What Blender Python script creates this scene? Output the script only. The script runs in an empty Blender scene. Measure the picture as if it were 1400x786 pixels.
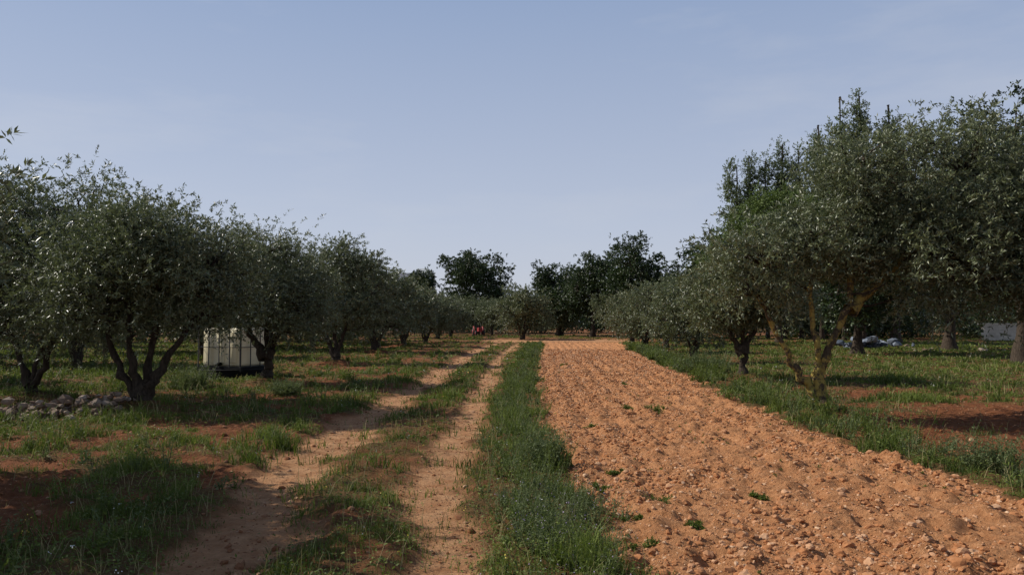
import bpy, math, numpy as np
from mathutils import Vector
sc = bpy.context.scene
R0 = np.random.default_rng(7)

# ---------------------------------------------------------------- noise
def _h(ix, iy, s):
    ix = ix.astype(np.int64); iy = iy.astype(np.int64)
    h = (ix*374761393 + iy*668265263 + s*974634777) & 0xffffffff
    h = ((h ^ (h >> 13))*1274126177) & 0xffffffff
    h = ((h ^ (h >> 16))*2246822519) & 0xffffffff
    return ((h ^ (h >> 15)) & 0xffffff)/float(0xffffff)
def vn(x, y, s=0):
    xi = np.floor(x); yi = np.floor(y); fx = x-xi; fy = y-yi
    fx = fx*fx*(3-2*fx); fy = fy*fy*(3-2*fy)
    a=_h(xi,yi,s); b=_h(xi+1,yi,s); c=_h(xi,yi+1,s); d=_h(xi+1,yi+1,s)
    return (a*(1-fx)+b*fx)*(1-fy)+(c*(1-fx)+d*fx)*fy
def fbm(x, y, s=0, o=3):
    t=0; a=1; n=0
    for i in range(o):
        t = t+a*vn(x*2**i+13.7*i, y*2**i+7.1*i, s+i); n+=a; a*=.5
    return t/n
def ss(a,b,x):
    t=np.clip((x-a)/(b-a),0,1); return t*t*(3-2*t)

# ---------------------------------------------------------------- layout
OL = [(-10.1,16.2),(-6.9,14.4),(-6.5,20.4),(-6.9,30.2),(-7.3,41),(-7.2,51),(-7.0,62),(-7.2,75),(-7.0,88),(-7.2,7.3)]
ORr = [(5.35,13.3),(6.5,21.7),(7.3,31),(8.2,41),(9.0,52),(10,64)]
def masks(x,y):
    e = (fbm(x*1.3,y*1.3,5)-.5)+.5*(fbm(x*5,y*5,6,2)-.5)
    xl = np.interp(y,[5,10,17,35,58],[.8,.45,.58,1.3,2.5])+e*.6
    xr = np.interp(y,[5,7,11.5,21.6,45,60],[4.75,4.6,4.4,5.1,6.9,8.5])+e*1.0
    field = ss(xl-.08,xl+.08,x)*(1-ss(xr-.1,xr+.1,x))*(1-ss(60,64,y+e*4))
    rl = np.interp(y,[5,8,13,25,43,60,75],[-1.95,-2.35,-2.45,-2.3,-2,-1.2,1])
    rr = np.interp(y,[5,8.7,14.4,34.6,60,75],[-.43,-.8,-.7,-.66,0.5,3])
    wl = .24+.35*(fbm(x*.6,y*.35,9)-.4); wr=.16+.3*(fbm(x*.6,y*.35,10)-.5)
    rut = np.maximum(1-ss(wl,wl+.32,np.abs(x-rl+e*.6)), 1-ss(wr,wr+.28,np.abs(x-rr+e*.5)))
    cross = ss(61,65,y+e*3)*(1-ss(72,78,y+e*6))*ss(-4,-1,x)*(1-ss(9,14,x))
    rut = np.maximum(rut*(1-ss(66,76,y)), cross)
    p = fbm(x*.75,y*.75,21,4); p2 = fbm(x*2.3,y*2.3,31,3)
    g = np.zeros_like(x)
    mid = ((x>rl)&(x<rr)) | ((x>=rr)&(x<xl+.02))
    g = np.where(mid, .36+1.9*(p2-.3)+.8*(p-.5), g)
    left = x<=rl
    gl = ss(.44,.57,p*.5+p2*.5 + .10*ss(-8,-12,x))
    gl = np.maximum(gl, .85*ss(-8.8,-10.5,x+e*3)*ss(.3,.5,p2))
    g = np.where(left, gl, g)
    right = x>=xr
    dx = x-xr
    gr = np.maximum((1-ss(.7,1.6,dx+e*2.0))*ss(.28,.5,p2+.1), ss(.50,.62,p*.6+p2*.4+.10*ss(14,19,y)))
    gr = np.maximum(gr, .85*ss(16,20,y+e*5)*ss(7.5,10,x-(y-16)*.05+e*3)*ss(.30,.52,p2+.05))
    g = np.where(right, gr, g)
    g = g*(1-rut*.93)*(1-field)
    far = ss(60,70,y)
    g = g*(1-far)+far*ss(.38,.55,p)*(1-rut)
    return field, rut, np.clip(g,0,1)
def height(x,y):
    field,rut,g = masks(x,y)
    near = 1-ss(60,120,np.abs(y))
    z = .10*(fbm(x*.22,y*.22,3)-.5)*near
    z = z + field*(.017*np.sin(2*np.pi*(x-.035*y)/.48+3*fbm(x*.5,y*.3,4))+.13*(fbm(x*3.7,y*3.7,41,3)-.5)+.08*(vn(x*12,y*12,44)-.5)+.02)
    z = z - rut*.05*(1-field) + rut*(.02*(vn(x*8,y*8,47)-.5)+.05*(fbm(x*2,y*2,48,2)-.5))
    rest = (1-field)*(1-rut)
    z = z + rest*(.12*(fbm(x*2,y*2,51,3)-.5)+.05*(vn(x*11,y*11,54)-.5)+.02*g)
    for (tx,ty) in OL[:6]+ORr[:4]:
        d2=(x-tx)**2+(y-ty)**2
        z = z+.2*np.exp(-d2/.5)
    return z
def hz(x,y): return float(height(np.array([float(x)]),np.array([float(y)]))[0])

# ---------------------------------------------------------------- mesh builder
class MB:
    def __init__(s): s.v=[]; s.n=0; s.f=[]
    def add(s,V,F,mat=0,var=None,smooth=False):
        V=np.asarray(V,dtype=np.float64).reshape(-1,3); F=np.asarray(F,dtype=np.int64)
        if len(F)==0: return
        if var is None: var=np.full(len(F),.5)
        s.v.append(V); s.f.append((F+s.n,mat,np.broadcast_to(np.asarray(var,dtype=float),(len(F),)),smooth)); s.n+=len(V)
    def mesh(s,name,mats):
        me=bpy.data.meshes.new(name)
        V=np.concatenate(s.v); me.vertices.add(len(V)); me.vertices.foreach_set('co',V.astype(np.float32).ravel())
        loops=np.concatenate([f[0].ravel() for f in s.f])
        tot=np.concatenate([np.full(len(f[0]),f[0].shape[1]) for f in s.f])
        st=np.concatenate([[0],np.cumsum(tot)[:-1]])
        me.loops.add(len(loops)); me.loops.foreach_set('vertex_index',loops.astype(np.int32))
        me.polygons.add(len(tot)); me.polygons.foreach_set('loop_start',st.astype(np.int32))
        me.polygons.foreach_set('loop_total',tot.astype(np.int32))
        me.polygons.foreach_set('material_index',np.concatenate([np.full(len(f[0]),f[1]) for f in s.f]).astype(np.int32))
        me.polygons.foreach_set('use_smooth',np.concatenate([np.full(len(f[0]),f[3]) for f in s.f]))
        a=me.attributes.new('var','FLOAT','FACE'); a.data.foreach_set('value',np.concatenate([f[2] for f in s.f]).astype(np.float32))
        for m in mats: me.materials.append(m)
        me.update(calc_edges=True)
        return me
    def obj(s,name,mats,loc=(0,0,0),parent=None):
        o=bpy.data.objects.new(name,s.mesh(name,mats)); o.location=loc
        sc.collection.objects.link(o)
        if parent: o.parent=parent
        return o
def unit(v): return v/np.maximum(np.linalg.norm(v,axis=-1,keepdims=True),1e-9)
def tube(mb,P,rad,mat,k=7,var=.5):
    P=np.asarray(P,float); n=len(P); rad=np.asarray(rad,float)
    T=unit(np.gradient(P,axis=0)); up=np.array([.31,.2,.93]) if abs(T[0,2])<.9 else np.array([1,.1,0.])
    A=unit(np.cross(T,up)); B=np.cross(T,A)
    a=np.linspace(0,2*np.pi,k,endpoint=False)
    V=P[:,None]+rad[:,None,None]*(np.cos(a)[None,:,None]*A[:,None]+np.sin(a)[None,:,None]*B[:,None])
    i=np.arange(n-1)[:,None]*k; j=np.arange(k)[None]; j2=(j+1)%k
    F=np.stack([i+j,i+j2,i+k+j2,i+k+j],-1).reshape(-1,4)
    mb.add(V.reshape(-1,3),F,mat,var,True)
def leaves(mb,P,D,N,L,W,mat,var):
    D=unit(D); S=unit(np.cross(N,D)); L=np.broadcast_to(L,(len(P),))[:,None]; W=np.broadcast_to(W,(len(P),))[:,None]
    N2=np.cross(D,S)
    V=np.stack([P,P+D*L*.45+S*W*.5,P+D*L-N2*L*.08,P+D*L*.45-S*W*.5],1)
    n=len(P); F=np.arange(n*4).reshape(n,4)
    F=F[:,[0,3,2,1]]
    mb.add(V.reshape(-1,3),F,mat,var)
def box(mb,c,s,mat=0,rot=0,var=.5):
    x,y,z=[q/2 for q in s]
    V=np.array([[-x,-y,-z],[x,-y,-z],[x,y,-z],[-x,y,-z],[-x,-y,z],[x,-y,z],[x,y,z],[-x,y,z]])
    cr,sr=math.cos(rot),math.sin(rot)
    V=V@np.array([[cr,sr,0],[-sr,cr,0],[0,0,1]])+np.array(c)
    mb.add(V,[[0,3,2,1],[4,5,6,7],[0,1,5,4],[1,2,6,5],[2,3,7,6],[3,0,4,7]],mat,var)

# ---------------------------------------------------------------- materials
def mat(name):
    m=bpy.data.materials.new(name); m.use_nodes=True; nt=m.node_tree; nt.nodes.clear()
    out=nt.nodes.new('ShaderNodeOutputMaterial'); b=nt.nodes.new('ShaderNodeBsdfPrincipled')
    nt.links.new(b.outputs[0],out.inputs[0]); return m,nt,b,out
def N(nt,t,**k):
    n=nt.nodes.new(t)
    for a,v in k.items(): setattr(n,a,v)
    return n
def ramp(nt,stops,src):
    r=N(nt,'ShaderNodeValToRGB'); e=r.color_ramp.elements
    while len(e)<len(stops): e.new(.5)
    for i,(p,c) in enumerate(stops): e[i].position=p; e[i].color=(*c,1)
    nt.links.new(src,r.inputs[0]); return r.outputs[0]
def mixc(nt,f,a,b,mode='MIX'):
    m=N(nt,'ShaderNodeMix',data_type='RGBA',blend_type=mode)
    for k,v in ((0,f),(6,a),(7,b)):
        if isinstance(v,(int,float)): m.inputs[k].default_value=v
        elif isinstance(v,tuple): m.inputs[k].default_value=(*v,1)
        else: nt.links.new(v,m.inputs[k])
    return m.outputs[2]
def noise(nt,scale,detail=4,rough=.6,coord=None):
    n=N(nt,'ShaderNodeTexNoise'); n.inputs['Scale'].default_value=scale; n.inputs['Detail'].default_value=detail; n.inputs['Roughness'].default_value=rough
    if coord is None:
        coord=N(nt,'ShaderNodeTexCoord').outputs['Object']
    nt.links.new(coord,n.inputs['Vector']); return n.outputs['Fac']
def leafmat(name,dark,light,under,rough=.45,trans=.2,spec=.4):
    m,nt,b,out=mat(name)
    at=N(nt,'ShaderNodeAttribute',attribute_name='var')
    c=ramp(nt,[(0,dark),(1,light)],at.outputs['Fac'])
    geo=N(nt,'ShaderNodeNewGeometry')
    if under: c=mixc(nt,geo.outputs['Backfacing'],c,under)
    nt.links.new(c,b.inputs['Base Color']); b.inputs['Roughness'].default_value=rough; b.inputs['Specular IOR Level'].default_value=spec
    t=N(nt,'ShaderNodeBsdfTranslucent'); nt.links.new(mixc(nt,.5,c,(light[0]*1.6,light[1]*1.8,light[2])),t.inputs[0])
    mx=N(nt,'ShaderNodeMixShader'); mx.inputs[0].default_value=trans
    nt.links.new(b.outputs[0],mx.inputs[1]); nt.links.new(t.outputs[0],mx.inputs[2]); nt.links.new(mx.outputs[0],out.inputs[0])
    return m
def barkmat(name,a,b_,lichen=None):
    m,nt,b,out=mat(name)
    co=N(nt,'ShaderNodeTexCoord').outputs['Object']
    mp=N(nt,'ShaderNodeMapping'); mp.inputs['Scale'].default_value=(1,1,.3); nt.links.new(co,mp.inputs[0])
    n=noise(nt,22,6,.7,mp.outputs[0]); c=ramp(nt,[(.3,a),(.7,b_)],n)
    if lichen:
        n2=noise(nt,7,5,.65,co); f=ramp(nt,[(.45,(0,0,0)),(.56,(1,1,1))],n2); c=mixc(nt,f,c,lichen)
    nt.links.new(c,b.inputs['Base Color']); b.inputs['Roughness'].default_value=.9; b.inputs['Specular IOR Level'].default_value=.2
    bp=N(nt,'ShaderNodeBump'); bp.inputs['Strength'].default_value=1; bp.inputs['Distance'].default_value=.04
    nt.links.new(n,bp.inputs['Height']); nt.links.new(bp.outputs[0],b.inputs['Normal']); return m
def plain(name,c,rough=.6,var=.15,scale=8,metal=0,spec=.5):
    m,nt,b,out=mat(name); n=noise(nt,scale,5)
    c1=tuple(q*(1-var) for q in c); c2=tuple(min(1,q*(1+var)) for q in c)
    nt.links.new(ramp(nt,[(.3,c1),(.7,c2)],n),b.inputs['Base Color']); b.inputs['Roughness'].default_value=rough; b.inputs['Metallic'].default_value=metal; b.inputs['Specular IOR Level'].default_value=spec; return m

M_olive=leafmat('olive_leaf',(.017,.025,.009),(.18,.205,.090),(.17,.19,.112),.40,.13,.45)
M_carob=leafmat('carob_leaf',(.012,.023,.007),(.055,.085,.024),None,.45,.12)
M_pop=leafmat('poplar_leaf',(.05,.075,.03),(.14,.17,.075),(.16,.19,.11),.5,.25)
M_pine=leafmat('pine_needles',(.055,.085,.018),(.14,.19,.045),None,.6,.15)
M_bark=barkmat('olive_bark',(.018,.012,.008),(.085,.064,.045))
M_barkY=barkmat('olive_bark_lichen',(.035,.024,.014),(.12,.09,.055),(.36,.27,.07))
M_grass=leafmat('grass_blades',(.032,.050,.010),(.15,.19,.04),None,.6,.24,.2)
M_dry=leafmat('dry_grass',(.20,.17,.08),(.36,.31,.16),None,.7,.2,.2)
M_weed=leafmat('weed_leaf',(.05,.07,.028),(.15,.18,.075),None,.65,.2,.2)
M_purple=plain('purple_petal',(.32,.24,.38)); M_yellow=plain('yellow_petal',(.75,.58,.06)); M_white=plain('white_petal',(.75,.75,.7))

def soilmat():
    m,nt,b,out=mat('soil')
    co=N(nt,'ShaderNodeTexCoord').outputs['Object']
    at=N(nt,'ShaderNodeAttribute',attribute_name='mask'); sp=N(nt,'ShaderNodeSeparateColor'); nt.links.new(at.outputs['Color'],sp.inputs[0])
    big=noise(nt,.5,4,.6,co); fine=noise(nt,22,7,.72,co); med=noise(nt,5,5,.6,co)
    base=ramp(nt,[(.3,(.13,.045,.018)),(.7,(.28,.11,.047))],med)
    base=mixc(nt,ramp(nt,[(.55,(0,0,0)),(.75,(.5,.5,.5))],big),base,(.36,.165,.08))
    field=ramp(nt,[(.25,(.32,.128,.050)),(.5,(.51,.235,.102)),(.72,(.63,.345,.175))],fine)
    field=mixc(nt,.35,field,ramp(nt,[(.3,(.39,.16,.062)),(.7,(.58,.295,.14))],med))
    rut=ramp(nt,[(.3,(.38,.175,.078)),(.7,(.57,.32,.165))],med)
    gr=ramp(nt,[(.3,(.07,.05,.02)),(.7,(.16,.115,.045))],fine)
    c=mixc(nt,sp.outputs[0],base,field); c=mixc(nt,sp.outputs[2],c,rut)
    mg=N(nt,'ShaderNodeMath',operation='MULTIPLY'); nt.links.new(sp.outputs[1],mg.inputs[0]); mg.inputs[1].default_value=.75
    c=mixc(nt,mg.outputs[0],c,gr)
    c=mixc(nt,.6,c,ramp(nt,[(.3,(.62,.62,.62)),(.65,(1.1,1.1,1.1))],fine),'MULTIPLY')
    nt.links.new(c,b.inputs['Base Color']); b.inputs['Roughness'].default_value=.95; b.inputs['Specular IOR Level'].default_value=.12
    bp=N(nt,'ShaderNodeBump'); bp.inputs['Strength'].default_value=1; bp.inputs['Distance'].default_value=.06
    nt.links.new(fine,bp.inputs['Height']); nt.links.new(bp.outputs[0],b.inputs['Normal']); return m
M_soil=soilmat()
def stonemat(name,a,b2):
    m,nt,b,out=mat(name)
    at=N(nt,'ShaderNodeAttribute',attribute_name='var'); c=ramp(nt,[(0,a),(1,b2)],at.outputs['Fac'])
    n=noise(nt,30,5); c=mixc(nt,.7,c,ramp(nt,[(.3,(.7,.7,.7)),(.7,(1.1,1.1,1.1))],n),'MULTIPLY')
    nt.links.new(c,b.inputs['Base Color']); b.inputs['Roughness'].default_value=.95; b.inputs['Specular IOR Level'].default_value=.12; return m
M_clod=stonemat('clod',(.38,.165,.070),(.64,.43,.27)); M_stone=stonemat('limestone',(.16,.11,.08),(.38,.31,.25))

# ---------------------------------------------------------------- ground
def grow(a,b,step,g):
    r=[a]; 
    while r[-1]<b: step*=g; r.append(r[-1]+step)
    return np.array(r)
xs=np.concatenate([-grow(13,900,.06,1.12)[::-1],np.arange(-12.95,0,.05),np.arange(0,6,.035),np.arange(6,11.96,.05),grow(12,900,.06,1.12)])
ys=np.concatenate([[-60,-40,-25,-15,-10,-7],np.arange(-5,3.5,.25),np.arange(3.5,14,.035),np.arange(14,30,.08),np.arange(30,70,.25),grow(70,1500,.3,1.1)])
X,Y=np.meshgrid(xs,ys); Z=height(X.ravel(),Y.ravel())
V=np.stack([X.ravel(),Y.ravel(),Z],1); nx=len(xs); ny=len(ys)
i=np.arange(ny-1)[:,None]*nx; j=np.arange(nx-1)[None]
F=np.stack([i+j,i+j+1,i+nx+j+1,i+nx+j],-1).reshape(-1,4)
mb=MB(); mb.add(V,F,0,None,True); g_o=mb.obj('ground',[M_soil])
fm,rm,gm=masks(X.ravel(),Y.ravel())
ca=g_o.data.attributes.new('mask','FLOAT_COLOR','POINT')
ca.data.foreach_set('color',np.stack([fm,gm,rm,np.ones_like(fm)],1).astype(np.float32).ravel())

# ---------------------------------------------------------------- stones
import bmesh
def ico(sub):
    bm=bmesh.new(); bmesh.ops.create_icosphere(bm,subdivisions=sub,radius=1)
    V=np.array([v.co[:] for v in bm.verts]); F=np.array([[v.index for v in f.verts] for f in bm.faces]); bm.free(); return V,F
I1=ico(1); I2=ico(2)
def rocks(mb,P,S,rng,tpl,mat=0,flat=.7,jit=.22,smooth=False,var=None):
    V0,F0=tpl; n=len(P)
    q=unit(rng.normal(size=(n,4))); w,x,y,z=q.T
    Rm=np.stack([1-2*(y*y+z*z),2*(x*y-z*w),2*(x*z+y*w),2*(x*y+z*w),1-2*(x*x+z*z),2*(y*z-x*w),2*(x*z-y*w),2*(y*z+x*w),1-2*(x*x+y*y)],1).reshape(n,3,3)
    sc3=rng.uniform(.55,1.3,(n,1,3))
    V=V0[None]*sc3*(1+rng.uniform(-jit,jit,(n,len(V0),1)))
    V=np.einsum('nij,nkj->nki',Rm,V)*S[:,None,None]; V[:,:,2]*=flat
    V=V+P[:,None]
    F=(F0[None]+np.arange(n)[:,None,None]*len(V0)).reshape(-1,3)
    v=rng.uniform(0,1,n)**2 if var is None else var
    mb.add(V.reshape(-1,3),F,mat,np.repeat(v,len(F0)),smooth)
rng=np.random.default_rng(3)
mb=MB()
n=190000; y=np.exp(rng.uniform(np.log(3.6),np.log(45),n)); x=rng.uniform(-.3,9,n)
f,r,g=masks(x,y); cl=fbm(x*.8,y*.8,77,2)
k=(f>.5)&(rng.random(n)<ss(.25,.6,cl)*.8+.2)&(x<.75*y+2); x,y=x[k],y[k]
S=.006+.009*rng.pareto(2.7,len(x)); S=np.minimum(S,.038); S=np.maximum(S,.0010*y)
z=height(x,y)+S*.08
big=(S>.018)&(y<12)
vv=rng.uniform(0,1,len(x))**3.5; vv=np.where((S>.024)&(y<20),vv*.55,vv)
P3=np.stack([x,y,z],1)
rocks(mb,P3[big],S[big],rng,I2,0,.7,.24,var=vv[big])
rocks(mb,P3[~big],S[~big],rng,I1,0,.7,.35,var=vv[~big])
mb.obj('soil_clods',[M_clod])
mb=MB()
n=70000; y=np.exp(rng.uniform(np.log(3.6),np.log(40),n)); x=rng.uniform(-1,1,n)*(.75*y+2)
f,r,g=masks(x,y); k=(f<.3)&(rng.random(n)<(1-g)*.6); x,y=x[k],y[k]
S=np.clip(.005+.007*rng.pareto(2.6,len(x)),0,.045); S=np.maximum(S,.0009*y)
rocks(mb,np.stack([x,y,height(x,y)+S*.15],1),S,rng,I1,0,.7,.3)
mb.obj('gravel',[stonemat('gravel_stone',(.19,.075,.032),(.44,.27,.16))])
# dry rubble row on the left
mb=MB()
n=420; t=rng.uniform(0,1,n); x=-11.2+t*4.2+rng.normal(0,.12,n); y=13.0+.9*t+rng.normal(0,.26,n)
S=rng.uniform(.035,.11,n); z=height(x,y)+.02+rng.uniform(0,.28,n)*np.exp(-((y-13.0-.9*t)/.26)**2)
rocks(mb,np.stack([x,y,z],1),S,rng,I1,0,.7,.3); mb.obj('stone_pile',[M_stone])

# ---------------------------------------------------------------- trees
def add_crown(mb,rng,lobes,nc,nt_,nl,L,W,cs,twl,ml,mbk,nodes,up=.15,rmin=.4,ztrim=None,brr=.012,vs=.75):
    lobes=np.array(lobes,float); w=(lobes[:,3]*lobes[:,4]*lobes[:,5])**(.7); w/=w.sum()
    li=rng.choice(len(lobes),nc,p=w); d=unit(rng.normal(size=(nc,3))); r=rng.uniform(rmin**2,1.06,nc)**.5
    C=lobes[li,:3]+d*r[:,None]*lobes[li,3:]
    if ztrim is not None: k=C[:,2]>ztrim+rng.normal(0,.12,nc); C=C[k]; li=li[k]; nc=len(C)
    nodes=np.array(nodes)
    for c in C:
        dd=np.linalg.norm(nodes-c,axis=1)+.6*np.maximum(0,nodes[:,2]-c[2]+.1); a=nodes[np.argmin(dd)]
        m1=a*.6+c*.4+rng.normal(0,.06,3)*np.linalg.norm(c-a); m2=a*.25+c*.75+rng.normal(0,.05,3)*np.linalg.norm(c-a)
        tube(mb,[a,m1,m2,c],[brr*2,brr*1.5,brr,brr*.4],mbk,4)
    cr=cs*rng.uniform(.5,1.4,nc); cv=rng.uniform(-.3,.33,nc)
    n=nc*nt_; ci=np.repeat(np.arange(nc),nt_)
    T=C[ci]+rng.normal(size=(n,3))*cr[ci][:,None]*np.array([1,1,vs])
    ctr=lobes[li[ci],:3]; td=unit(unit(T-ctr)*.7+rng.normal(0,.5,(n,3))+np.array([0,0,up]))
    tl=twl*rng.uniform(.5,1.6,n)
    m=n*nl; ti=np.repeat(np.arange(n),nl); t=rng.random(m)
    P=T[ti]+td[ti]*(t*tl[ti])[:,None]; P[:,2]-=.25*tl[ti]*t*t
    D=unit(td[ti]*.6+rng.normal(0,.55,(m,3)))
    Nn=unit(rng.normal(size=(m,3))+np.array([0,0,.5])); Nn=np.where((Nn[:,2]<0)[:,None],-Nn,Nn)
    var=np.clip(.42+cv[ci[ti]]+rng.normal(0,.2,m),0,1)
    leaves(mb,P,D,Nn,L*rng.uniform(.7,1.25,m),W*rng.uniform(.8,1.2,m),ml,var)
def stem(mb,rng,P,r0,r1,mbk,k=8,wig=.05):
    P=np.array(P,float); t=np.linspace(0,1,len(P)); tt=np.linspace(0,1,len(P)*4)
    Q=np.stack([np.interp(tt,t,P[:,i]) for i in range(3)],1)
    ker=np.array([.25,.5,.25])
    for _ in range(2):
        for i in range(3): Q[1:-1,i]=np.convolve(Q[:,i],ker,'valid')
    Q[1:-1]+=rng.normal(0,wig*.5,(len(Q)-2,3))
    rr=r0+(r1-r0)*tt**.7; rr*=1+rng.normal(0,.12,len(rr)); rr[0]*=1.6; rr[1]*=1.25
    tube(mb,Q,rr,mbk,k); return Q
def olive(name,seed,x,y,lobes,stems,detail=1.,bark=None,L=.08,W=.023,ztrim=1.2,r0=.1,nc=150,cs=.24,dens=1.,zs=1.):
    rng=np.random.default_rng(seed); mb=MB(); nodes=[]
    for s in stems:
        Q=stem(mb,rng,s,r0,.035,0); nodes+=list(Q[len(Q)//2:])
    for l in lobes:
        nd=np.array(nodes); a=nd[np.argmin(np.linalg.norm(nd-np.array(l[:3]),axis=1))]
        Q=stem(mb,rng,[a,(a+np.array(l[:3]))/2,l[:3]],.035,.015,2,5); nodes+=list(Q)
    add_crown(mb,rng,lobes,nc,int(26*dens),14,L,W,cs,.24,1,2,nodes,ztrim=ztrim)
    o=mb.obj(name,[bark or M_bark,M_olive,M_bark],(x,y,hz(x,y)-.05)); o.scale=(1,1,zs); return o

# left hand trees (lobes: cx,cy,cz,rx,ry,rz relative to base)
olive('olive_tree',11,*OL[0],[(.2,0,2.9,1.9,1.9,1.6),(.9,.2,3.9,1.0,1,.9),(-.7,0,3.9,1.1,1.2,.9),(-1.6,.3,2.4,1.2,1.3,1.3),(1.2,-.6,2.1,1.1,1.1,1.1)],
      [[(0,0,0),(.1,0,.7),(.4,0,1.5),(.5,.1,3.)],[(0,0,.2),(-.4,.1,.9),(-.8,.1,2.2)],[(0,0,.1),(.4,-.2,.6),(1,-.5,1.9)]],nc=290,r0=.09,cs=.26,ztrim=1.0,zs=.97)
olive('olive_tree',12,*OL[1],[(-.2,0,2.5,1.5,1.6,1.15),(1.05,.1,2.5,1.0,1.2,.95),(-1.1,.2,2.4,.95,1.2,.95),(.5,-.3,3.2,.85,.9,.6),(.6,.7,2.3,1.3,1.1,1.0),(-.3,.5,3.3,.75,.8,.5)],
      [[(0,0,0),(.25,0,.45),(.55,0,1.0),(1.05,.1,1.75),(1.2,.1,2.4)],[(0,0,0),(.05,.1,.6),(.2,.1,1.4),(.4,0,2.4)],[(-.05,0,0),(-.35,0,.5),(-.65,.1,1.0),(-.8,.1,2.1)],[(0,0,.1),(-.15,-.1,.7),(-.25,-.1,1.5),(-.3,0,2.5)]],nc=260,ztrim=1.4,r0=.115,zs=.96)
olive('olive_tree',13,*OL[2],[(-.2,0,2.8,1.45,1.5,1.3),(.8,-.1,2.3,.9,1.1,1.1),(-1.0,.2,2.4,.9,1.2,1.2),(0,-.3,3.7,.9,.9,.7),(.5,.7,2.6,1.2,1.1,1)],
      [[(0,0,0),(.05,0,.6),(-.05,0,1.3),(.1,0,2.6)],[(0,0,.7),(.3,0,1.2),(.7,0,2.1)],[(0,0,.6),(-.4,0,1.2),(-.8,.1,2.2)]],nc=240,r0=.16,ztrim=1.15,zs=.94)
olive('olive_tree',14,*OL[3],[(-.2,0,2.8,2.0,1.7,1.4),(1.2,-.1,2.4,1.1,1.1,1.2),(-1.2,.2,2.5,1.2,1.2,1.2),(.2,-.3,3.9,1.1,.9,.8),(.8,.7,3.3,1.2,1.1,1)],
      [[(0,0,0),(-.3,0,.7),(-.6,0,1.5),(-.6,0,2.6)],[(0,0,0),(.2,0,.8),(.7,0,2.1)],[(0,0,.1),(-.1,.2,1.1),(0,.2,2.6)]],nc=220,L=.10,W=.034,dens=.8,ztrim=.95,r0=.12)
# first tree toward the camera, out of frame on the left: throws the foreground shadow
olive('olive_tree',15,*OL[9],[(0,0,2.7,1.7,1.7,1.2),(1.0,-.1,2.8,1.0,1.1,.9),(-1.0,.2,2.6,1.2,1.2,1),(.2,-.3,3.6,1.1,.9,.8),(0,1.2,2.8,1.2,1,1),(0,-1.2,2.8,1.2,1,1)],
      [[(0,0,0),(-.3,0,.7),(-.6,0,1.5),(-.6,0,2.6)],[(0,0,0),(.2,0,.8),(.7,0,2.1)]],nc=230,L=.10,W=.034,dens=.8,ztrim=1.3)
# right hand near tree with yellow lichen
olive('olive_tree',16,*ORr[0],[(-1.0,.0,2.55,.9,1.2,.65),(-.2,.1,2.85,.8,1.1,.6),(1.7,.2,3.6,1.5,1.5,1.25),(.75,0,4.3,.85,1,.75),(2.5,-.2,4.1,1.1,1.3,1.0),(3.1,-.2,2.6,.85,1.2,1.2),(1.9,-.4,2.55,1.1,1.2,.9),(.7,.4,3.0,.8,.9,.7),(-1.2,.1,2.0,.5,.8,.45)],
      [[(0,0,0),(-.2,0,.4),(-.5,0,.75),(-.8,0,1.3),(-1.1,0,2.0)],[(.0,0,0),(-.1,0,.55),(-.05,0,1.1),(-.15,.1,1.6),(-.1,.1,2.4)],[(.02,0,0),(0,.05,.7),(.15,0,1.2),(.5,0,1.75),(.55,.1,2.6),(.9,.1,3.6)],[(.5,0,1.7),(1.1,0,2.3),(1.9,0,3.0),(2.4,0,3.6)]],nc=390,bark=M_barkY,ztrim=1.72,r0=.1,cs=.22)
olive('olive_tree',17,9.9,12.4,[(0,0,2.9,1.7,1.7,1.4),(-.9,0,3.8,1.1,1.2,1.0),(-.9,-.1,2.3,1.0,1.1,.9),(1,.2,3.6,1.2,1.2,1),(.2,-.3,4.2,1.1,.9,.8)],
      [[(0,0,0),(.3,0,.7),(.2,0,1.5),(0,0,2.6)],[(0,0,0),(-.2,0,.8),(-.7,0,2.1)]],nc=250,ztrim=1.8)
olive('olive_tree',18,*ORr[1],[(-.1,0,2.3,1.25,1.4,1.0),(.9,-.1,2.3,1.0,1.1,1.0),(-.9,.2,2.1,.8,1.1,.8),(.3,-.3,3.0,.9,.9,.6)],
      [[(0,0,0),(.05,0,.6),(-.02,0,1.2),(.1,0,2.6)],[(0,0,.7),(.4,0,1.4),(.8,0,2.3)],[(0,0,.6),(-.4,0,1.2),(-.8,.1,2.0)]],nc=190,L=.09,W=.03,r0=.12,ztrim=1.3)
# mid / far olives share three meshes
def farolive(seed,L,W,nc,dens):
    o=olive('olive_tree',seed,0,200,[(0,0,2.3,1.9,1.9,1.4),(1.1,-.3,2.1,1.2,1.3,1.3),(-1.2,.2,2.2,1.2,1.2,1.3),(.1,-.6,3.2,1.2,1.1,.9),(.2,1.0,2.9,1.3,1.1,1)],
      [[(0,0,0),(-.3,0,.7),(-.6,0,1.5),(-.6,0,2.4)],[(0,0,0),(.25,0,.8),(.7,0,2.1)],[(0,0,.1),(0,.2,1.1),(0,.5,2.4)]],nc=nc,L=L,W=W,dens=dens,ztrim=.8,cs=.3,r0=.13)
    return o
rng=np.random.default_rng(99)
protos=[farolive(31,.13,.05,155,.6),farolive(32,.13,.05,145,.6),farolive(33,.13,.05,145,.6)]
used=set()
def place(x,y,s,idx=None,zs=1.):
    idx=int(rng.integers(0,3)) if idx is None else idx
    if idx not in used: o=protos[idx]; used.add(idx)
    else:
        o=bpy.data.objects.new('olive_tree',protos[idx].data); sc.collection.objects.link(o)
    o.location=(x,y,hz(x,y)-.05); o.rotation_euler=(0,0,rng.uniform(0,6.28)); o.scale=(s,s,s*zs); return o
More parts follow.
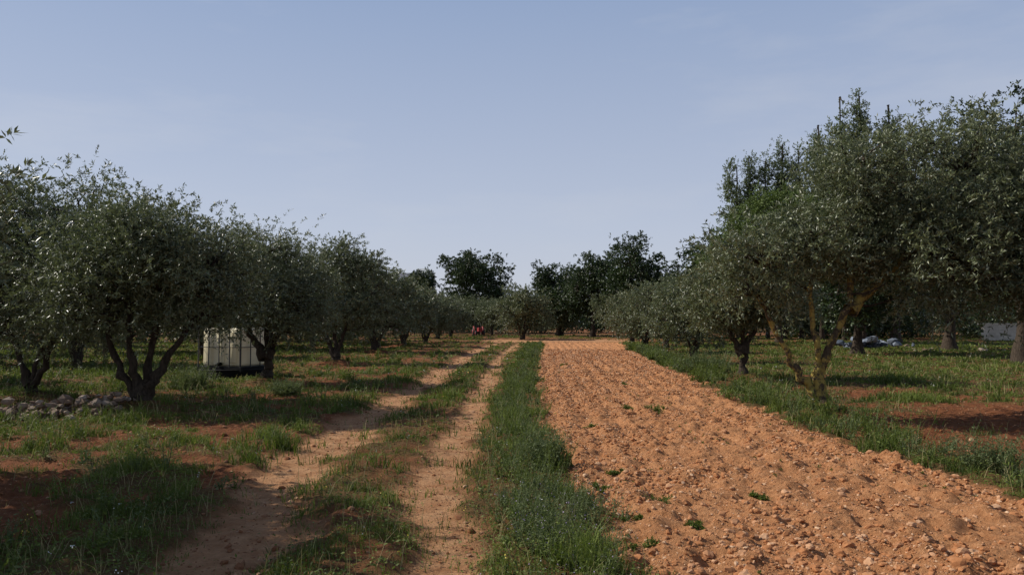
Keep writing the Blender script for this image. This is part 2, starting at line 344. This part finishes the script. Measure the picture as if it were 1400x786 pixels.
for k,(x,y) in enumerate(OL[4:9]): place(x,y,[1.12,1.05,1.05,1.05,1.05][k],k%3)
for k,(x,y) in enumerate(ORr[2:]): place(x,y,[.80,.86,.92,1.0][k],(k+1)%3,[1,1.08,1.0,1.05][k])
place(1.0,74,1.3,0,.95)
for (x,y,s) in [(-15.8,28,1.15),(-14,35,1.2),(-13.5,43,1.2),(-14,54,1.2),(-14,66,1.2),(-20,29,1.2),(-21,40,1.3),(-20,52,1.3),(-27,36,1.3),(-28,50,1.3),(-35,46,1.3),(-22,66,1.3),(-14,80,1.3),(-2.5,96,1.1),(-8,100,1.2),(6,92,1.1),(11,80,1.2),(-17.5,20,1.1),(-33,60,1.3),(-42,58,1.3),(13.5,55,1.1),(14,66,1.1),(-10.5,47,1.),(-10.5,58,1.1),(-17,47,1.2),(-17,61,1.2),(-4.5,103,1.2)]:
    place(x,y,s)

def bigtree(name,seed,lobes,nc,nt_,nl,L,W,cs,ml,trunk,x,y,ztrim=.6,up=.1,r0=.28,vs=.75,twl=.35):
    rng=np.random.default_rng(seed); mb=MB(); nodes=[]
    for s in trunk: nodes+=list(stem(mb,rng,s,r0,.06,0,8,.06)[3:])
    for l in lobes:
        nd=np.array(nodes); a=nd[np.argmin(np.linalg.norm(nd-np.array(l[:3]),axis=1))]
        nodes+=list(stem(mb,rng,[a,(a+np.array(l[:3]))/2,l[:3]],.07,.03,0,5))
    add_crown(mb,rng,lobes,nc,nt_,nl,L,W,cs,twl,1,0,nodes,ztrim=ztrim,up=up,brr=.02,vs=vs)
    return mb.obj(name,[M_bark,ml],(x,y,0))
def carob(seed,x,y,h,w,den=1.,L=.2):
    rr=np.random.default_rng(seed); lob=[(0,0,h*.55,w*.36,w*.36,h*.36)]
    for k in range(9):
        a=k*2.4+rr.uniform(-.4,.4); q=rr.uniform(.2,.34)*w; z=h*rr.uniform(.3,.82); 
        lob.append((q*math.cos(a),q*math.sin(a),z,w*rr.uniform(.13,.22),w*rr.uniform(.13,.22),h*rr.uniform(.1,.19)))
    return bigtree('carob_tree',seed,lob,int(230*den),16,10,L,L*.5,.42,M_carob,[[(0,0,0),(.1,0,h*.25),(0,.1,h*.5),(0,0,h*.8)]],x,y,ztrim=.8)
carob(41,-5.3,112,13.2,12.5,1.3,.26)
carob(42,9.0,86,10.2,8,1.0,.22); carob(43,13.2,80,11.6,9,1.2,.22); carob(44,5.5,92,9.2,7,.9,.22)
carob(45,18,76,9.6,8,1.,.22); carob(46,20.2,30.5,11.6,8.0,1.8,.15); carob(47,17.5,39,7.0,7,1.,.17)
carob(48,25,44,12,10,1.3,.2); carob(49,-14.5,122,10.5,6,.7,.3)
# pines
bigtree('pine_tree',51,[(0,0,8.5,4.4,4,3.0),(-3.4,0,6.6,3,3,2.4),(3,0,8,3.2,3,3),(.8,-1,10.3,3,3,1.4)],300,18,10,.24,.08,.5,M_pine,[[(0,0,0),(.2,0,3),(0,0,8)]],20.8,60,ztrim=2)
bigtree('pine_tree',52,[(0,0,8.5,4.2,4,2.8),(3,0,7,3.2,3,3),(.5,-1,10,3,3,1.6)],220,18,10,.24,.08,.5,M_pine,[[(0,0,0),(.2,0,3),(0,0,8)]],29,58,ztrim=2)
# poplars
def poplar(seed,x,y,h,w):
    rr=np.random.default_rng(seed); lob=[]
    for k in range(16):
        z=h*(.14+.80*k/15); ww=w*(.5*math.sin(math.pi*min(1,(k+3.5)/19))**.8)*rr.uniform(.7,1.2)
        lob.append((rr.normal(0,w*.10),rr.normal(0,w*.10),z,ww*.8,ww*.8,h*.06))
    bigtree('poplar_tree',seed,lob,230,16,9,.17,.10,.27,M_pop,[[(0,0,0),(.1,0,h*.3),(0,.1,h*.6),(0,0,h*.97)]],x,y,ztrim=1,up=1.3,r0=.16,vs=1.6,twl=.5)
for k,(x,y,h) in enumerate([(22.7,77,17.8),(24.1,77.5,19.0),(25.6,77,18.4),(27.2,76.5,20.0),(28.6,76,19.2),(28.2,70,20.3),(28.5,66,21.8),(30.2,66,21.9),(32.2,65,20.8)]): poplar(60+k,x,y,h,2.7)

# ---------------------------------------------------------------- distant tree line + hedge
mb=MB(); rng=np.random.default_rng(5)
def treeline(x0,x1,y0,y1,h0,h1,n,L,per=150,mati=0):
    t=rng.random(n); x=x0+(x1-x0)*t; y=y0+(y1-y0)*t+rng.normal(0,3,n); hh=rng.uniform(h0,h1,n)
    m=n*per; ii=np.repeat(np.arange(n),per); d=unit(rng.normal(size=(m,3))); r=rng.random(m)**.25
    lump=1+.35*(vn(d[:,0]*3+ii*7,d[:,2]*3+d[:,1]*2,8)-.5)
    P=np.stack([x[ii]+d[:,0]*r*hh[ii]*.5*lump,y[ii]+d[:,1]*r*hh[ii]*.5*lump,hh[ii]*.5+d[:,2]*r*hh[ii]*.5*lump],1)
    k=P[:,2]>0; P=P[k]; m=len(P)
    leaves(mb,P,rng.normal(size=(m,3)),rng.normal(size=(m,3)),L*rng.uniform(.6,1.3,m),L*.55,mati,np.clip(rng.normal(.35,.25,m),0,1))
treeline(-260,-12,150,165,5,8.5,110,.7,420)
treeline(-14,60,170,170,5,7,40,.7,420)
treeline(30,260,120,150,6,10,100,.7,420)
treeline(-110,-40,75,95,4,6,50,.45,500)
treeline(14,75,92,88,4.5,7,45,.45,600)
treeline(-15,20,116,116,4.2,6.0,34,.4,700)
mb.obj('distant_tree_line',[M_carob])
mb=MB(); treeline(27,60,78,76,2.8,4.6,28,.3,900); mb.obj('hedge',[M_carob])
mb=MB(); treeline(-30,-12,72,70,2.2,3.6,16,.3,700); treeline(-60,-24,64,60,2.5,3.8,20,.3,700); mb.obj('hedge',[M_carob])

# ---------------------------------------------------------------- grass
rng=np.random.default_rng(21)
def blades(mb,x,y,hgt,wid,mat,lean=.5,var=None):
    n=len(x); z=height(x,y)-.01; a=rng.uniform(0,2*np.pi,n); b=rng.uniform(0,2*np.pi,n)
    d=np.stack([np.cos(a),np.sin(a),np.zeros(n)],1); ln=hgt*lean*rng.uniform(.1,1.2,n)
    s=np.stack([np.cos(b),np.sin(b),np.zeros(n)],1)*(wid*.5)[:,None]
    P=np.stack([x,y,z],1); M=P+d*(ln*.35)[:,None]; M[:,2]+=hgt*.6; T=P+d*ln[:,None]; T[:,2]+=hgt*rng.uniform(.8,1,n)
    V=np.stack([P-s,P+s,M+s*.75,M-s*.75,T],1).reshape(-1,3); i=np.arange(n)[:,None]*5
    if var is None: var=np.clip(fbm(x*1.3,y*1.3,61)*1.6-.3+rng.normal(0,.16,n),0,1)
    o=mb.n; mb.add(V,i+np.array([[0,1,2,3]]),mat,var)
    mb.f.append(((i+np.array([[3,2,4]]))+o,mat,var,False))
def scat(n,y0,y1,pad=3.):
    y=np.exp(rng.uniform(np.log(y0),np.log(y1),n)); x=rng.uniform(-1,1,n)*(.75*y+pad); return x,y
mb=MB()
x,y=scat(130000,3.3,95); f,r,g=masks(x,y); cl=fbm(x*3.1,y*3.1,71,2)
k=rng.random(len(x))<g*ss(.32,.66,cl); x,y=x[k],y[k]
per=7; x=np.repeat(x,per)+rng.normal(0,.035,len(x)*per)*(1+np.repeat(y,per)*.05); y=np.repeat(y,per)+rng.normal(0,.035,len(y)*per)
hh=(.025+.32*fbm(x*1.5,y*1.5,81,2)**2.5)*rng.uniform(.5,1.5,len(x)); f,r,g=masks(x,y); k=f<.5; x,y,hh=x[k],y[k],hh[k]
blades(mb,x,y,hh,np.maximum(.0055,.0011*y)*rng.uniform(.6,1.3,len(x)),0,.8)
# low broad leaves
x,y=scat(280000,3.3,60); f,r,g=masks(x,y); k=rng.random(len(x))<g*(.4+.9*(fbm(x*1.9,y*1.9,75)>.48)); x,y=x[k],y[k]; n=len(x)
P=np.stack([x,y,height(x,y)+rng.random(n)**1.5*.13*fbm(x*1.1,y*1.1,82)*1.5],1)
D=rng.normal(size=(n,3))*np.array([1,1,.35]); Nn=unit(rng.normal(0,.45,(n,3))+np.array([0,0,1])); Lf=np.maximum(.028,.0032*y)*rng.uniform(.6,1.4,n)
leaves(mb,P,D,Nn,Lf,Lf*.5,0,np.clip(fbm(x*1.3,y*1.3,61)*1.5-.2+rng.normal(0,.2,n),0,1))
# dry straws
x,y=scat(28000,3.3,45); f,r,g=masks(x,y); k=(rng.random(len(x))<g*.6+.05)&(f<.5); x,y=x[k],y[k]
blades(mb,x,y,rng.uniform(.05,.32,len(x)),np.maximum(.004,.0007*y),1,.8)
mb.obj('grass',[M_grass,M_dry])

# weeds: taller upright herbs with small leaves up the stalks
def herb(mb,x,y,h,spread,nst,leafL,mleaf,flower=None,nf=3,wr=.32):
    n=len(x)*nst; X=np.repeat(x,nst); Y=np.repeat(y,nst); H=np.repeat(h,nst)*rng.uniform(.45,1.1,n); a=rng.uniform(0,6.28,n); q=np.repeat(spread,nst)*rng.random(n)**.6
    B=np.stack([X+q*.25*np.cos(a),Y+q*.25*np.sin(a),height(X,Y)],1); T=B+np.stack([q*np.cos(a),q*np.sin(a),H],1)
    nl=9; m=n*nl; ii=np.repeat(np.arange(n),nl); t=rng.random(m)**.8
    P=B[ii]*(1-t)[:,None]+T[ii]*t[:,None]
    D=unit(rng.normal(size=(m,3))+np.array([0,0,.5])); Nn=unit(rng.normal(0,.6,(m,3))+np.array([0,0,1]))
    LL=leafL*np.maximum(1,Y[ii]/14)*rng.uniform(.5,1.3,m)*(1.2-.6*t)
    leaves(mb,P,D,Nn,LL,LL*wr,mleaf,np.clip(rng.normal(.5,.25,m),0,1))
    s=np.maximum(.0035,.0006*Y)[:,None]*np.stack([np.sin(a),-np.cos(a),0*a],1)
    mb.add(np.stack([B-s,B+s,T],1).reshape(-1,3),np.arange(n*3).reshape(n,3),mleaf,.4)
    if flower is not None:
        k=rng.random(n)<.5; Tf=np.repeat(T[k],nf,0); Tf=Tf+rng.normal(0,.012,Tf.shape); w=np.maximum(.010,.0010*Tf[:,1])
        leaves(mb,Tf,rng.normal(size=Tf.shape),unit(rng.normal(0,.5,Tf.shape)+np.array([0,0,1])),w,w,flower,.5)
mb=MB()
# verge right of track
n=1200; y=np.exp(rng.uniform(np.log(3.6),np.log(55),n)); x=np.interp(y,[5,10,17,35,58],[.35,.1,.15,.7,1.9])+rng.normal(0,.26,n); f,r,g=masks(x,y); k=(f<.4)&(r<.3)&(fbm(x*1.5,y*1.5,93)>.38)
x,y=x[k],y[k]; h=rng.uniform(.07,.36,len(x)); m=(rng.random(len(x))<.4)&(y<6.8); m0=(~m)&(rng.random(len(x))<.5); m1=(~m)&(~m0)
herb(mb,x[m],y[m],h[m]*.8,h[m]*.6,9,.035,0,1,2); herb(mb,x[m0],y[m0],h[m0],h[m0]*.6,9,.035,0); herb(mb,x[m1],y[m1],h[m1],h[m1]*.6,8,.04,4)
# verge left of the right olives
n=700; y=rng.uniform(6,48,n); x=np.interp(y,[5,7,11.5,21.6,45,60],[5.3,5.2,5.0,5.6,7.3,8.9])+rng.normal(0,.4,n); f,r,g=masks(x,y); k=(f<.3)&(fbm(x*1.2,y*1.2,91)>.4); x,y=x[k],y[k]
h=rng.uniform(.12,.5,len(x)); m=rng.random(len(x))<.4
herb(mb,x[m],y[m],h[m],h[m]*.6,9,.05,0); herb(mb,x[~m],y[~m],h[~m],h[~m]*.6,9,.055,4)
# left side tufts
x,y=scat(2100,4,40); f,r,g=masks(x,y); k=(x<-2.8)&(rng.random(len(x))<g); x,y=x[k],y[k]; h=rng.uniform(.1,.42,len(x)); m=rng.random(len(x))<.6
herb(mb,x[m],y[m],h[m],h[m]*.6,9,.05,4); herb(mb,x[~m],y[~m],h[~m],h[~m]*.6,9,.05,0)
x,y=scat(900,4,35); f,r,g=masks(x,y); k=(x<0)&(rng.random(len(x))<g); x,y=x[k],y[k]; herb(mb,x,y,rng.uniform(.1,.25,len(x)),np.full(len(x),.05),2,.02,4,2,3)
x,y=scat(500,4,35); f,r,g=masks(x,y); k=(rng.random(len(x))<g); x,y=x[k],y[k]; herb(mb,x,y,rng.uniform(.1,.3,len(x)),np.full(len(x),.05),2,.02,4,3,3)
# isolated weeds in the tilled strip: irregular little colonies
W=[(1.32,7.05,.12),(2.62,14.2,.14),(1.45,6.15,.06),(.85,7.4,.05),(1.2,12,.06),(3.0,20,.1),(1.0,5.7,.07),(2.2,14.6,.08),(1.9,28,.1),(1.1,8.3,.05),(2.3,7.2,.04),(1.05,6.4,.06)]
for (wx,wy,wh) in W:
    q=int(rng.integers(3,8)); xx=wx+rng.normal(0,wh*.9,q); yy=wy+rng.normal(0,wh*.9,q); h=wh*rng.uniform(.3,1,q)
    herb(mb,xx,yy,h,h*rng.uniform(.7,1.6,q),9,.035,4,wr=.45)
x=rng.uniform(.8,4.5,300); y=np.exp(rng.uniform(np.log(4.5),np.log(30),300)); k=fbm(x*.6,y*.6,95)+.25*np.exp(-np.abs(x-.8))>.56; x,y=x[k],y[k]; h=rng.uniform(.01,.035,len(x)); herb(mb,x,y,h,h*1.5,3,.02,4,wr=.5)
mb.obj('weeds',[M_weed,M_purple,M_yellow,M_white,M_grass])
for (x,y,h,s) in [(.33,8.7,.38,.24),(6.0,24.5,.8,.8),(5.1,8.3,.4,.3),(-7.9,19.0,.6,.5),(-5.2,17.5,.35,.4)]:
    mb=MB(); herb(mb,np.array([x]*4)+rng.normal(0,s*.3,4),np.array([y]*4)+rng.normal(0,s*.3,4),np.full(4,h),np.full(4,s),60,.06,0); mb.obj('shrub',[M_weed])

# ---------------------------------------------------------------- water tank (caged container)
e=bpy.data.objects.new('water_tank',None); sc.collection.objects.link(e); e.location=(-8.4,23.3,hz(-8.4,23.3)); e.rotation_euler=(0,0,math.radians(-20)); e.scale=(1.08,1.08,1.0)
def bevel_box(name,c,s,r,m):
    bm=bmesh.new(); bmesh.ops.create_cube(bm,size=1)
    for v in bm.verts: v.co=Vector((v.co.x*s[0]+c[0],v.co.y*s[1]+c[1],v.co.z*s[2]+c[2]))
    bmesh.ops.bevel(bm,geom=bm.edges[:],offset=r,segments=4,affect='EDGES',profile=.5)
    me=bpy.data.meshes.new(name); bm.to_mesh(me); bm.free(); me.materials.append(m)
    for p in me.polygons: p.use_smooth=True
    o=bpy.data.objects.new(name,me); sc.collection.objects.link(o); o.parent=e; return o
M_pl=plain('cream_plastic',(.82,.73,.49),.45,.08,3); M_blk=plain('black_plastic',(.012,.012,.012),.8,.3,8,0,.15); M_gal=plain('weathered_steel',(.07,.07,.07),.6,.2,20,.2)
bevel_box('bottle',(0,0,.92),(1.3,1.05,1.14),.09,M_pl)
for k in (-1,0,1): bevel_box('panel_%d'%(k+2),(k*.4,-.5,.92),(.28,.09,.95),.04,M_pl)
mb=MB(); hx,hy=.70,.60
for zz in (.35,.92,1.5): tube(mb,[(-hx,-hy,zz),(hx,-hy,zz),(hx,hy,zz),(-hx,hy,zz),(-hx,-hy,zz)],[.011]*5,0,6)
for k in range(5):
    t=-hx+2*hx*k/4
    for s in (-1,1): tube(mb,[(t,s*(hy+.014),.27),(t,s*(hy+.014),.8),(t,s*(hy+.014),1.5)],[.016]*3,0,6)
for k in range(4):
    t=-hy+2*hy*k/3
    for s in (-1,1): tube(mb,[(s*(hx+.014),t,.27),(s*(hx+.014),t,.8),(s*(hx+.014),t,1.5)],[.016]*3,0,6)
mb.obj('cage',[M_gal],parent=e)
mb=MB()
box(mb,(0,0,.27),(1.5,1.26,.12))
for sx in (-.58,0,.58):
    for sy in (-.48,0,.48): box(mb,(sx,sy,.13),(.26,.2,.158))
for sy in (-.48,0,.48): box(mb,(0,sy,.025),(1.46,.13,.05))
tube(mb,[(0,0,1.47),(0,0,1.51),(0,0,1.53),(0,0,1.531)],[.13,.13,.11,.001],0,20); tube(mb,[(0,-.54,.43),(0,-.62,.43),(0,-.68,.41),(0,-.7,.39)],[.05,.05,.045,.04],0,12)
mb.obj('pallet_base',[M_blk],parent=e)
mb=MB(); a=np.linspace(0,2*np.pi,40)
for k in range(6): tube(mb,np.stack([(.86+.015*(k%3))*np.cos(a),-.1+(.76+.012*(k%2))*np.sin(a),.03+.045*k+0*a],1),[.026]*40,0,6)
mb.obj('coiled_hose',[M_blk],parent=e)

# ---------------------------------------------------------------- red tractor far away
M_red=plain('red_paint',(.25,.018,.018),.6,.15); M_tyre=plain('rubber',(.02,.02,.02),.9,.2)
def wheel(mb,c,r,w,mi,mr):
    cx,cy,cz=c
    tube(mb,[(cx-w/2-.001,cy,cz),(cx-w/2,cy,cz),(cx-w*.35,cy,cz),(cx+w*.35,cy,cz),(cx+w/2,cy,cz),(cx+w/2+.001,cy,cz)],[.01,r*.85,r,r,r*.85,.01],mi,24)
    tube(mb,[(cx-w/2-.02,cy,cz),(cx-w/2-.019,cy,cz),(cx+w/2+.019,cy,cz),(cx+w/2+.02,cy,cz)],[.01,r*.5,r*.5,.01],mr,16)
mb=MB()
for s in (-1,1):
    wheel(mb,(s*.75,.9,.68),.68,.38,1,0); wheel(mb,(s*.68,-.95,.42),.42,.25,1,0)
    tube(mb,[(s*.75,.1,.75),(s*.75,.3,1.25),(s*.75,.9,1.5),(s*.75,1.5,1.25)],[.05,.12,.12,.05],0,8)
box(mb,(0,-.75,1.0),(.62,1.5,.55)); box(mb,(0,-.75,1.31),(.5,1.4,.08)); box(mb,(0,.5,.8),(.6,1.3,.4),1); box(mb,(0,.85,1.25),(.5,.45,.12),1); box(mb,(0,1.05,1.5),(.5,.1,.45),1)
for sx in (-.5,.5): tube(mb,[(sx,1.2,1.2),(sx,1.2,1.8),(sx,1.2,2.2)],[.03]*3,1,6)
box(mb,(0,1.2,2.2),(1.1,.08,.08),1); tube(mb,[(0,.1,1.2),(0,.25,1.45),(0,.35,1.5)],[.02,.02,.15],1,12); tube(mb,[(.2,-1,1.3),(.2,-1,1.7),(.2,-1,1.95)],[.04]*3,1,8)
o=mb.obj('tractor',[M_red,M_tyre],(-4.0,93,0)); o.rotation_euler=(0,0,math.radians(12)); o.scale=(.72,.72,.72)

# ---------------------------------------------------------------- house on the horizon
e2=bpy.data.objects.new('white_house',None); sc.collection.objects.link(e2); e2.location=(-16.6,132,0)
M_wall=plain('white_render',(.75,.75,.72),.8,.05,2); M_glass=plain('window_glass',(.03,.035,.04),.1,.1)
mb=MB(); box(mb,(0,0,4.7),(6,8,9.4))
for s in (-1,1): box(mb,(s*2.9,0,9.6),(.2,8,.4)); box(mb,(0,s*3.9,9.6),(5.6,.2,.4))
box(mb,(1.2,1,10.1),(2,2.4,1.4)); mb.obj('walls',[M_wall],parent=e2)
mb=MB()
for xx in (-1.8,0,1.8):
    for zz in (2,5,7.9): box(mb,(xx,-4.01,zz),(.9,.08,1.2))
mb.obj('windows',[M_glass],parent=e2)

# ---------------------------------------------------------------- wall on the right, rubble pile
mb=MB()
rng=np.random.default_rng(8)
for row in range(6):
    for q in np.arange(.2*(row%2),34,.55): box(mb,(q+.27,0,.12+row*.24),(.54,.4+rng.uniform(-.03,.03),.235),0,0,rng.uniform(.5,1))
box(mb,(17.2,0,1.5),(35,.5,.1),0,0,1); o=mb.obj('stone_wall',[stonemat('pale_stone',(.46,.41,.33),(.72,.66,.55))],(41.5,68,0)); o.rotation_euler=(0,0,math.radians(-38))
mb=MB(); n=80; P=np.stack([22.2+rng.normal(0,.75,n),48+rng.normal(0,.5,n),rng.uniform(0,.6,n)],1)
rocks(mb,P,rng.uniform(.1,.32,n),rng,I1,0,.8,.35); mb.obj('rubble_pile',[stonemat('grey_rubble',(.06,.075,.10),(.22,.25,.30))])
mb=MB(); n=30; P=np.stack([rng.uniform(21,29,n),rng.uniform(40,50,n),rng.uniform(.03,.1,n)],1)
rocks(mb,P,rng.uniform(.06,.2,n),rng,I1,0,.7,.25); mb.obj('scattered_stones',[M_stone])

# ---------------------------------------------------------------- light, sky, camera
az=math.radians(13); el=math.radians(39)
sd=Vector((-math.cos(az)*math.cos(el),math.sin(az)*math.cos(el),math.sin(el)))
l=bpy.data.lights.new('sun','SUN'); l.energy=5.0; l.angle=math.radians(.5); l.color=(1,.94,.84)
lo=bpy.data.objects.new('sun',l); sc.collection.objects.link(lo); lo.rotation_euler=sd.to_track_quat('Z','Y').to_euler(); lo.location=(-20,10,30)
w=bpy.data.worlds.new('World'); sc.world=w; w.use_nodes=True; nt=w.node_tree; bg=nt.nodes['Background']
sky=nt.nodes.new('ShaderNodeTexSky'); sky.sky_type='NISHITA'; sky.sun_disc=False; sky.sun_elevation=el; sky.sun_rotation=math.radians(-77)
sky.air_density=1.0; sky.dust_density=1.0; sky.ozone_density=1.5
S=.12
tc=nt.nodes.new('ShaderNodeTexCoord'); sx=nt.nodes.new('ShaderNodeSeparateXYZ'); nt.links.new(tc.outputs['Generated'],sx.inputs[0])
haze=ramp(nt,[(0,(.58,.605,.70)),(.12,(.50,.55,.68)),(.40,(.30,.39,.58)),(1,(.05,.09,.20))],sx.outputs[2])
mp=nt.nodes.new('ShaderNodeMapping'); mp.inputs['Scale'].default_value=(1.2,1.2,5); nt.links.new(tc.outputs['Generated'],mp.inputs[0])
cl=noise(nt,2.2,6,.6,mp.outputs[0]); haze=mixc(nt,ramp(nt,[(.5,(0,0,0)),(.8,(.5,.5,.5))],cl),haze,(.58,.605,.68))
sc_=nt.nodes.new('ShaderNodeVectorMath'); sc_.operation='SCALE'; nt.links.new(haze,sc_.inputs[0]); sc_.inputs[3].default_value=1/S
fin=mixc(nt,.87,sky.outputs[0],sc_.outputs[0])
nt.links.new(fin,bg.inputs[0]); bg.inputs[1].default_value=S
cam=bpy.data.cameras.new('camera'); co=bpy.data.objects.new('camera',cam); sc.collection.objects.link(co)
co.location=(0,0,1.65+hz(0,0)); co.rotation_euler=(math.radians(90+2.56),0,0); cam.lens=27; cam.sensor_width=36; cam.clip_end=4000; cam.clip_start=.05
sc.camera=co
sc.view_settings.view_transform='Standard'; sc.view_settings.look='None'; sc.view_settings.exposure=0
